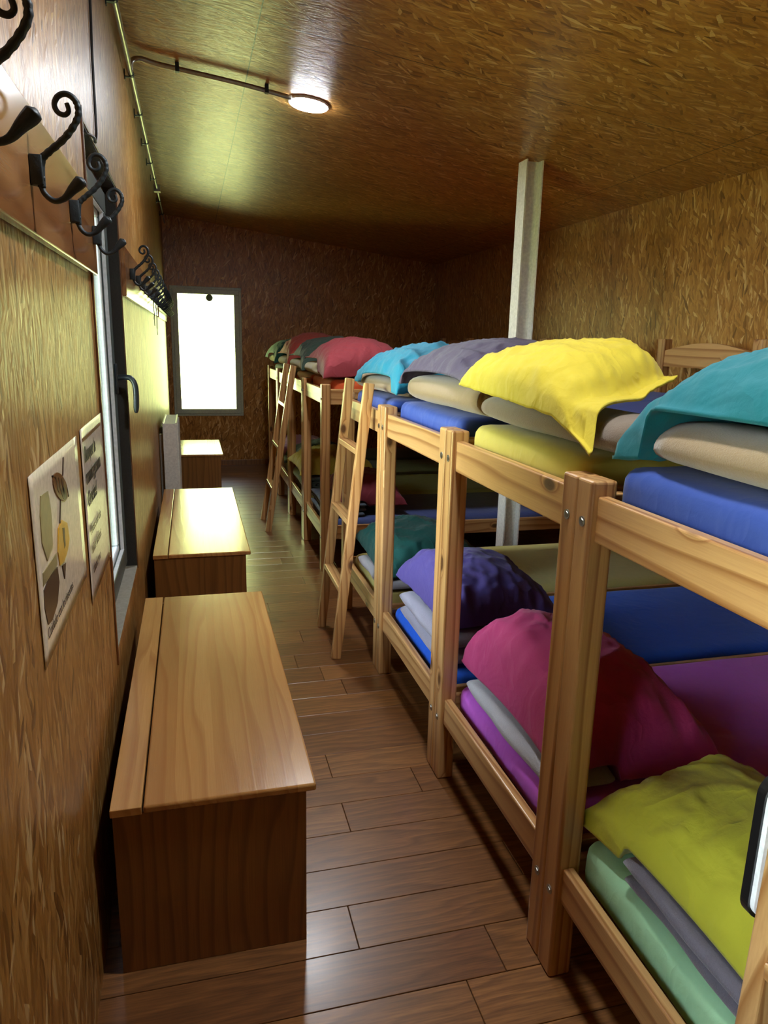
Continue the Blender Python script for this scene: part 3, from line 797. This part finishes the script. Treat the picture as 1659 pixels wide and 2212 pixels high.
def pillow(name, c, top, bot, mat, label, seed=0, support=(), flap=0, pinch=.10, power=.55, nu=44, nv=56, wr=1.0, lump=(0, 0), tip=0):
    """c: front-near, front-far, back-far, back-near corners of the seam. u 0..1 front->back, v 0..1 near->far"""
    fn, ff, bf, bn = [Vector(p) for p in c]
    ctr = (fn+ff+bf+bn)/4
    bm = bmesh.new(); grids = {}
    nrm = ((ff-fn).cross(bn-fn)).normalized()
    if nrm.z < 0: nrm = -nrm
    nrm = (nrm + Vector((0,0,1.2))).normalized()
    def prof(u, v):
        vv = v
        if flap: vv = max(0, (v-flap)/(1-flap))
        U, V = 2*u-1 - lump[0]*(1-(2*u-1)**2)*.5, 2*vv-1 - lump[1]*(1-(2*vv-1)**2)*.5
        return max(0, (1-abs(U)**2.4))**power * max(0, (1-abs(V)**2.4))**power
    for s in (1, -1):
        g = []
        for j in range(nv+1):
            row = []
            for i in range(nu+1):
                u, v = i/nu, j/nv
                uu = .5-.5*math.cos(PI*u)*.55 - .45*(.5-u); vv = .5-.5*math.cos(PI*v)*.55 - .45*(.5-v)
                U, V = 2*uu-1, 2*vv-1
                # filled edges draw in between the corners
                U2 = U*(1-pinch*(1-V*V)*abs(U)); V2 = V*(1-pinch*(1-U*U)*abs(V))
                a, b = (U2+1)/2, (V2+1)/2
                p = (fn*(1-a)+bn*a)*(1-b) + (ff*(1-a)+bf*a)*b
                t = prof(uu, vv)
                p = p + nrm*(t*(top if s > 0 else -bot))
                if tip and vv < .24: p.z -= tip*((.24-vv)/.24)**1.3*max(0, 1-uu*1.5)
                # wrinkles: gathers running in from the seams, plus soft folds
                edge = (1-min(1, t*1.15))
                w1 = mnoise.noise(Vector((uu*4+seed, vv*17, seed*1.7)))*max(0, 1-abs(abs(V))*1.0) * smoothstep(.2, 1, abs(U))
                w2 = mnoise.noise(Vector((uu*17, vv*4+seed, seed*2.3)))*smoothstep(.3, 1, abs(V))
                rad = mnoise.noise(Vector((math.atan2(V, U)*6, seed, 0)))*smoothstep(.55, 1.25, math.hypot(U, V))
                sft = mnoise.noise(Vector((uu*3.1+seed, vv*3.1, 4.2)))
                cr = 1-abs(mnoise.noise(Vector((uu*5+vv*3, vv*5-uu*2, seed*3.3))))*2
                cr2 = 1-abs(mnoise.noise(Vector((uu*9-vv*6, vv*8+uu*5, seed*1.3+9))))*2
                d = (w1*.017 + w2*.017 + rad*.016 + sft*.009 + max(0, cr-.5)*.016 + max(0, cr2-.6)*.009)*wr
                p = p + nrm*d*(.35+.65*min(1, t*2)) * (1 if s > 0 else .5)
                for (sx0, sx1, sy0, sy1, sm, st) in support:
                    # blanket underneath: x range, y range, mid height, top; rounded front and ends
                    e = .035
                    if sx0 < p.x < sx1 and sy0-e < p.y < sy1+e:
                        q = abs((p.x-(sx0+sx1)/2)/((sx1-sx0)/2))
                        zs = sm + (st-sm)*max(0, 1-q**4)**.3
                        oy = max(sy0-p.y, p.y-sy1, 0)/e
                        zs = sm + (zs-sm)*math.sqrt(max(0, 1-oy*oy))
                        tz = zs + (.024 if s > 0 else .015)
                        if p.z < tz: p.z = tz
                row.append(bm.verts.new(p-ctr))
            g.append(row)
        for j in range(nv):
            for i in range(nu):
                q = [g[j][i], g[j][i+1], g[j+1][i+1], g[j+1][i]]
                bm.faces.new(q if s > 0 else q[::-1])
        grids[s] = g
    gt, gb = grids[1], grids[-1]
    # seam strip so that flap and edges keep a little thickness
    loop = [(0, i) for i in range(nu+1)] + [(j, nu) for j in range(1, nv+1)] + [(nv, i) for i in range(nu-1, -1, -1)] + [(j, 0) for j in range(nv-1, 0, -1)]
    for (j, i) in loop:
        mid = (gt[j][i].co+gb[j][i].co)/2
        gt[j][i].co = mid + Vector((0,0,.004)); gb[j][i].co = mid - Vector((0,0,.004))
    for k in range(len(loop)):
        j0, i0 = loop[k]; j1, i1 = loop[(k+1) % len(loop)]
        bm.faces.new([gt[j0][i0], gb[j0][i0], gb[j1][i1], gt[j1][i1]])
    o = mesh_obj(name, bm, mat, None, smooth=True, loc=ctr)
    return tag(o, label, 'pillow')

# ---- upper bunks
mattress(0, 1, F['m_blue'], 'blue mattress of top bunk nearest the camera, under the furry beige blanket', 1.395, y0=.64, y1=1.405, x0=1.202, seed=1)
mattress(1, 1, F['m_yellow'], 'yellow mattress on the top bunk, beneath the bright yellow pillow', 1.385, y0=1.556, y1=2.29, x0=1.202, seed=2)
mattress(2, 1, F['m_blue'], 'blue mattress on the top bunk under the grey violet pillow', 1.385, seed=3)
mattress(3, 1, F['m_blue'], 'dark blue mattress on the top bunk behind the nearer leaning ladder', 1.375, seed=4)
mattress(4, 1, F['m_orange'], 'orange mattress on the top bunk below the big red pillow', 1.385, seed=5)
mattress(5, 1, F['m_orange'], 'far top bunk mattress with orange brown edge beneath the dark green pillow', 1.375, seed=6)
mattress(6, 1, F['m_grey'], 'grey top bunk mattress below the coral pillow', 1.375, seed=7)
mattress(7, 1, F['m_grey'], 'grey mattress on the last top bunk by the end wall', 1.375, seed=8)
roll(1.195, 1.53, 1.402, 1.515, .62, 1.305, B['beige'], 'furry beige blanket under the teal pillow', 1, 1.8, group='upper blankets')
roll(1.205, 1.53, 1.394, 1.496, 1.44, 2.285, B['taupe'], 'taupe blanket under the bright yellow pillow', 2, 2.0, group='upper blankets')
roll(1.205, 1.50, 1.394, 1.523, 2.31, 3.13, B['beige'], 'tan rolled blanket with spiral end, under the grey violet pillow', 3, 2.6, group='upper blankets')
roll(1.21, 1.50, 1.385, 1.478, 3.42, 4.24, B['beige'], 'tan blanket crushed under the turquoise pillow', 4, 2.0, group='upper blankets')
for bay, lab, sd in ((4, 'pale folded blanket at far corner of the big red pillow', 5), (5, 'pale rolled blanket under the dark green pillow on top bunk', 6), (6, 'pale rolled blanket below the coral pillow', 7), (7, 'pale rolled blanket on the last top bunk by the end wall', 8)):
    roll(1.15, 1.40, 1.395, 1.498, BAY[bay]+(.50 if bay == 4 else .30), BAY[bay]+.89, B['pale'], lab, sd, 2.2, group='upper blankets')

pillow('pillow', [(1.20,.60,1.51), (1.205,1.435,1.405), (1.72,1.475,1.47), (1.74,.60,1.52)], .205, .02, F['teal'], 'teal pillow on the top bunk nearest the camera', 1, [(1.185,1.54,.62,1.305,1.458,1.520)], wr=1.0, power=.31, pinch=.06, lump=(-.15,.1))
pillow('pillow', [(1.18,1.49,1.462), (1.185,2.39,1.512), (1.74,2.385,1.52), (1.55,1.70,1.575)], .148, .02, F['yellow'], 'bright yellow pillow on a top bunk', 2, [(1.195,1.54,1.44,2.285,1.446,1.502), (1.19,1.52,2.31,3.13,1.46,1.534)], flap=.12, wr=1.1, power=.38, pinch=.03, lump=(0,.1), tip=.062)
pillow('pillow', [(1.20,2.405,1.45), (1.195,3.19,1.47), (1.74,3.2,1.53), (1.74,2.41,1.52)], .17, .02, F['violet_grey'], 'grey violet pillow on top bunk, between yellow and turquoise pillows', 3, [(1.195,1.51,2.31,3.13,1.46,1.529)], power=.32, wr=1.0)
pillow('pillow', [(1.20,3.24,1.41), (1.185,4.10,1.43), (1.72,4.12,1.5), (1.72,3.28,1.49)], .17, .02, F['turquoise'], 'turquoise pillow on top bunk, before the red pillow', 4, [(1.2,1.51,3.42,4.24,1.432,1.484)], power=.36, wr=1.7)
pillow('pillow', [(1.16,4.97,1.395), (1.17,5.86,1.44), (1.80,5.86,1.48), (1.80,4.97,1.42)], .235, .01, F['red'], 'big red pillow on top bunk with orange mattress', 5, [(1.14,1.41,5.455,5.845,1.44,1.502)], power=.34, wr=1.1)
pillow('pillow', [(1.15,5.93,1.405), (1.16,6.78,1.45), (1.78,6.78,1.48), (1.78,5.95,1.44)], .23, .01, F['dark_green'], 'dark grey green pillow on a far top bunk, behind the red pillow', 6, [(1.14,1.41,6.175,6.765,1.44,1.502)], power=.36, wr=1.3)
pillow('pillow', [(1.15,6.86,1.405), (1.16,7.70,1.45), (1.78,7.70,1.48), (1.78,6.87,1.44)], .265, .01, F['coral'], 'coral red pillow on the second top bunk from the end wall', 7, [(1.14,1.41,7.095,7.685,1.44,1.502)], power=.36, wr=1.3)
pillow('pillow', [(1.13,7.78,1.405), (1.12,8.62,1.45), (1.76,8.62,1.48), (1.76,7.80,1.44)], .205, .01, F['bottle_green'], 'bottle green pillow on the last top bunk', 8, [(1.14,1.41,8.015,8.605,1.44,1.502)], power=.38, wr=1.3)

# ---- lower bunks
mattress(0, 0, F['m_mint'], 'mint green mattress on lowest bunk nearest the camera', .415, seed=11)
mattress(1, 0, F['m_orchid'], 'orchid purple mattress on a lower bunk under the magenta pillow', .392, seed=12)
mattress(2, 0, F['m_bright'], 'bright blue mattress on a lower bunk under the indigo pillow', .366, seed=13)
mattress(3, 0, F['m_lemon'], 'pale yellow mattress on the lower bunk under forest green pillow', .372, seed=14)
mattress(4, 0, F['m_navy'], 'dusky blue mattress on the lower bunk just past the gap', .375, seed=15)
mattress(5, 0, F['m_olive'], 'olive mattress on the lower bunk behind the farther ladder', .375, seed=16)
mattress(6, 0, F['m_grey'], 'grey mattress on the lower bunk second from the end wall', .37, seed=17)
mattress(7, 0, F['m_grey'], 'grey mattress on the last lower bunk by the end wall', .37, seed=18)
folded(1.215, 1.56, .420, .496, .66, 1.25, B['grey'], 'grey blanket between the mint mattress and the lime pillow', 2, 1)
folded(1.207, 1.42, .396, .462, 1.60, 2.275, B['white'], 'pale grey blanket under the magenta pillow', 1, 2)
folded(1.205, 1.50, .371, .525, 2.50, 3.10, B['light_grey'], 'lilac grey folded blanket under the indigo pillow', 2, 3)
folded(1.205, 1.48, .377, .43, 3.42, 4.0, B['white'], 'whitish blanket under the forest green pillow', 1, 4)
folded(1.19, 1.50, .378, .48, 5.06, 5.7, F['slate'], 'dark bluish blanket on the lower bunk just past the gap', 3, 5)
roll(1.16, 1.46, .386, .505, 5.97, 6.70, B['green'], 'dark green rolled blanket below the mustard pillow', 6, 2.4, group='lower blankets')

pillow('pillow', [(1.22,.66,.50), (1.216,1.455,.445), (1.64,1.475,.54), (1.68,.62,.55)], .165, .02, F['lime'], 'lime green pillow on the lowest bunk nearest the camera', 11, [(1.19,1.58,.66,1.25,.44,.497)], power=.36, wr=.85)
pillow('pillow', [(1.216,1.565,.43), (1.216,2.31,.50), (1.74,2.31,.46), (1.78,1.57,.42)], .29, .03, F['magenta'], 'magenta pillow on a lower bunk', 12, [(1.185,1.44,1.6,2.275,.42,.475)], power=.33, wr=1.5, lump=(-.5, .2))
pillow('pillow', [(1.216,2.49,.54), (1.19,3.13,.57), (1.74,3.10,.52), (1.75,2.49,.49)], .22, .03, F['indigo'], 'indigo pillow on a lower bunk', 13, [(1.185,1.52,2.5,3.1,.42,.527)], power=.36, wr=1.1, lump=(-.2, 0))
pillow('pillow', [(1.19,3.42,.40), (1.20,4.08,.50), (1.80,4.1,.46), (1.8,3.42,.46)], .21, .03, F['forest'], 'forest green pillow on lower bunk behind the nearer ladder', 14, [(1.19,1.5,3.42,4.0,.4,.432)], power=.45, wr=1.5)
pillow('pillow', [(1.30,5.05,.46), (1.30,5.75,.48), (1.82,5.75,.47), (1.82,5.05,.46)], .20, .03, F['maroon'], 'dark maroon pillow on the lower bunk just past the gap', 15, [(1.17,1.52,5.06,5.7,.43,.482)], power=.45, wr=1.5)
pillow('pillow', [(1.14,5.97,.53), (1.13,6.72,.55), (1.82,6.76,.55), (1.82,5.96,.52)], .17, .03, F['mustard'], 'mustard yellow pillow on lower bunk behind the farther ladder', 16, [(1.15,1.47,5.97,6.7,.44,.510)], power=.45, wr=1.8)
pillow('pillow', [(1.22,6.89,.42), (1.22,7.64,.45), (1.82,7.68,.47), (1.82,6.87,.45)], .18, .03, F['slate'], 'slate blue pillow on the lower bunk second from end wall', 17, [(1.2,3.2,6.85,7.66,.34,.377)], power=.45, wr=1.8)
pillow('pillow', [(1.17,7.80,.42), (1.17,8.55,.45), (1.75,8.55,.47), (1.75,7.80,.45)], .12, .03, F['pink'], 'pink pillow on the last lower bunk', 18, [(1.2,3.2,7.75,8.6,.34,.377)], power=.45, wr=1.5)

# ------------------------------------------------------------------ ladders
def make_ladder(w=.485):
    r = empty('bunk_ladder', (0, 0, 0)); ang = math.atan2(.157, 1.45); Lh = math.hypot(.157, 1.45)
    R = Matrix.Rotation(ang, 4, 'Y')
    for s in (0, 1):
        y0 = 0 if s == 0 else w-.036
        bm = bmesh.new(); box(bm, 0, .05, y0, y0+.036, 0, Lh, .004, 2)
        for v in bm.verts:
            p = R @ v.co
            v.co = p
        # level feet and tops
        mesh_obj('side_rail', bm, M['pine_z'], r)
    for zz in (.36, .725, 1.09):
        bm = bmesh.new(); x = zz*math.tan(ang); box(bm, x+.0, x+.055, .034, w-.034, zz, zz+.03, .004)
        mesh_obj('rung', bm, M['pine_y'], r)
    return r
lad = make_ladder()
for i, (x, y, lab) in enumerate(((1.066, .259, 'pine ladder at right edge of picture, cut off by the frame'), (.948, 3.475, 'pine ladder leaning on the fourth bunk, before the column gap'), (.86, 6.14, 'farther pine ladder, leaning on a bunk near the end window'))):
    o = lad if i == 0 else copy_tree(lad)
    o.location = (x, y, .002); tag(o, lab, 'ladder', 'ladders against the bunks')
    o.rotation_euler = (0, math.radians((-5.0, 0, 3.0)[i]), 0)

# black rimmed white tray standing behind the near ladder
tr = tag(empty('black_rimmed_panel', (1.084, .750, .785)), 'rounded white panel with black rim, behind the ladder at right edge', 'panel')
def rrect(w, h, r, n=8):
    o = []
    for (cx, cy, a0) in ((w-r, h-r, 0), (r, h-r, PI/2), (r, r, PI), (w-r, r, 3*PI/2)):
        for i in range(n+1):
            a = a0 + PI/2*i/n; o.append((cx+r*math.cos(a), cy+r*math.sin(a)))
    return o
def yprism(pts, y0, y1):
    bm = bmesh.new(); lo = [bm.verts.new((u, y0, v)) for u, v in pts]; hi = [bm.verts.new((u, y1, v)) for u, v in pts]; n = len(pts)
    bm.faces.new(lo); bm.faces.new(hi[::-1])
    for i in range(n): bm.faces.new([lo[i], hi[i], hi[(i+1) % n], lo[(i+1) % n]])
    return bm
mesh_obj('rim', yprism(rrect(.085, .25, .035), .010, .026), M['black_plastic'], tr)
mesh_obj('face', yprism([(a+.004, b+.008) for a, b in rrect(.077, .234, .03)], .001, .010), M['white_plastic'], tr)

# ------------------------------------------------------------------ light
W = bpy.data.worlds.new('World'); bpy.context.scene.world = W; W.use_nodes = True
nt = W.node_tree; nt.nodes.clear()
o = nt.nodes.new('ShaderNodeOutputWorld'); bg = nt.nodes.new('ShaderNodeBackground'); sk = nt.nodes.new('ShaderNodeTexSky')
sk.sky_type = 'NISHITA'; sk.sun_disc = False; sk.sun_elevation = math.radians(48); sk.sun_rotation = math.radians(160); sk.altitude = 1200
hs = nt.nodes.new('ShaderNodeHueSaturation'); hs.inputs['Saturation'].default_value = .45
nt.links.new(sk.outputs[0], hs.inputs['Color']); nt.links.new(hs.outputs[0], bg.inputs[0]); bg.inputs[1].default_value = .38
nt.links.new(bg.outputs[0], o.inputs[0])
sl = bpy.data.lights.new('sun', 'SUN'); sl.energy = 3.6; sl.angle = math.radians(.6); sl.color = (1, .95, .86)
so = bpy.data.objects.new('sun', sl); C.objects.link(so); so.location = (3, -6, 12)
d = Vector((-.18, .62, -.80)); so.rotation_euler = d.to_track_quat('-Z', 'Y').to_euler()

# ------------------------------------------------------------------ camera
f, yaw, pitch, roll_ = 1550.13, .2621, .2330, .0236
fw = Vector((math.sin(yaw), math.cos(yaw), 0)); rt = Vector((math.cos(yaw), -math.sin(yaw), 0)); up = Vector((0, 0, 1))
f2 = fw*math.cos(pitch) - up*math.sin(pitch); u2 = up*math.cos(pitch) + fw*math.sin(pitch)
r3 = rt*math.cos(roll_) + u2*math.sin(roll_); u3 = u2*math.cos(roll_) - rt*math.sin(roll_)
cam = bpy.data.cameras.new('camera'); cam.sensor_fit = 'VERTICAL'; cam.sensor_height = 36; cam.lens = f/2212*36
cam.clip_start = .02; cam.clip_end = 200
co = bpy.data.objects.new('camera', cam); C.objects.link(co)
Mx = Matrix((r3, u3, -f2)).transposed().to_4x4(); Mx.translation = (.2844, 0, 1.65); co.matrix_world = Mx
S = bpy.context.scene; S.camera = co
S.view_settings.view_transform = 'Standard'; S.view_settings.look = 'None'; S.view_settings.gamma = 1
S.view_settings.use_curve_mapping = False; S.view_settings.exposure = 3.9
S.cycles.max_bounces = 10; S.cycles.diffuse_bounces = 6; S.cycles.glossy_bounces = 4; S.cycles.transparent_max_bounces = 8
S.cycles.use_denoising = True; S.cycles.sample_clamp_indirect = 12; S.cycles.caustics_reflective = False; S.cycles.caustics_refractive = False
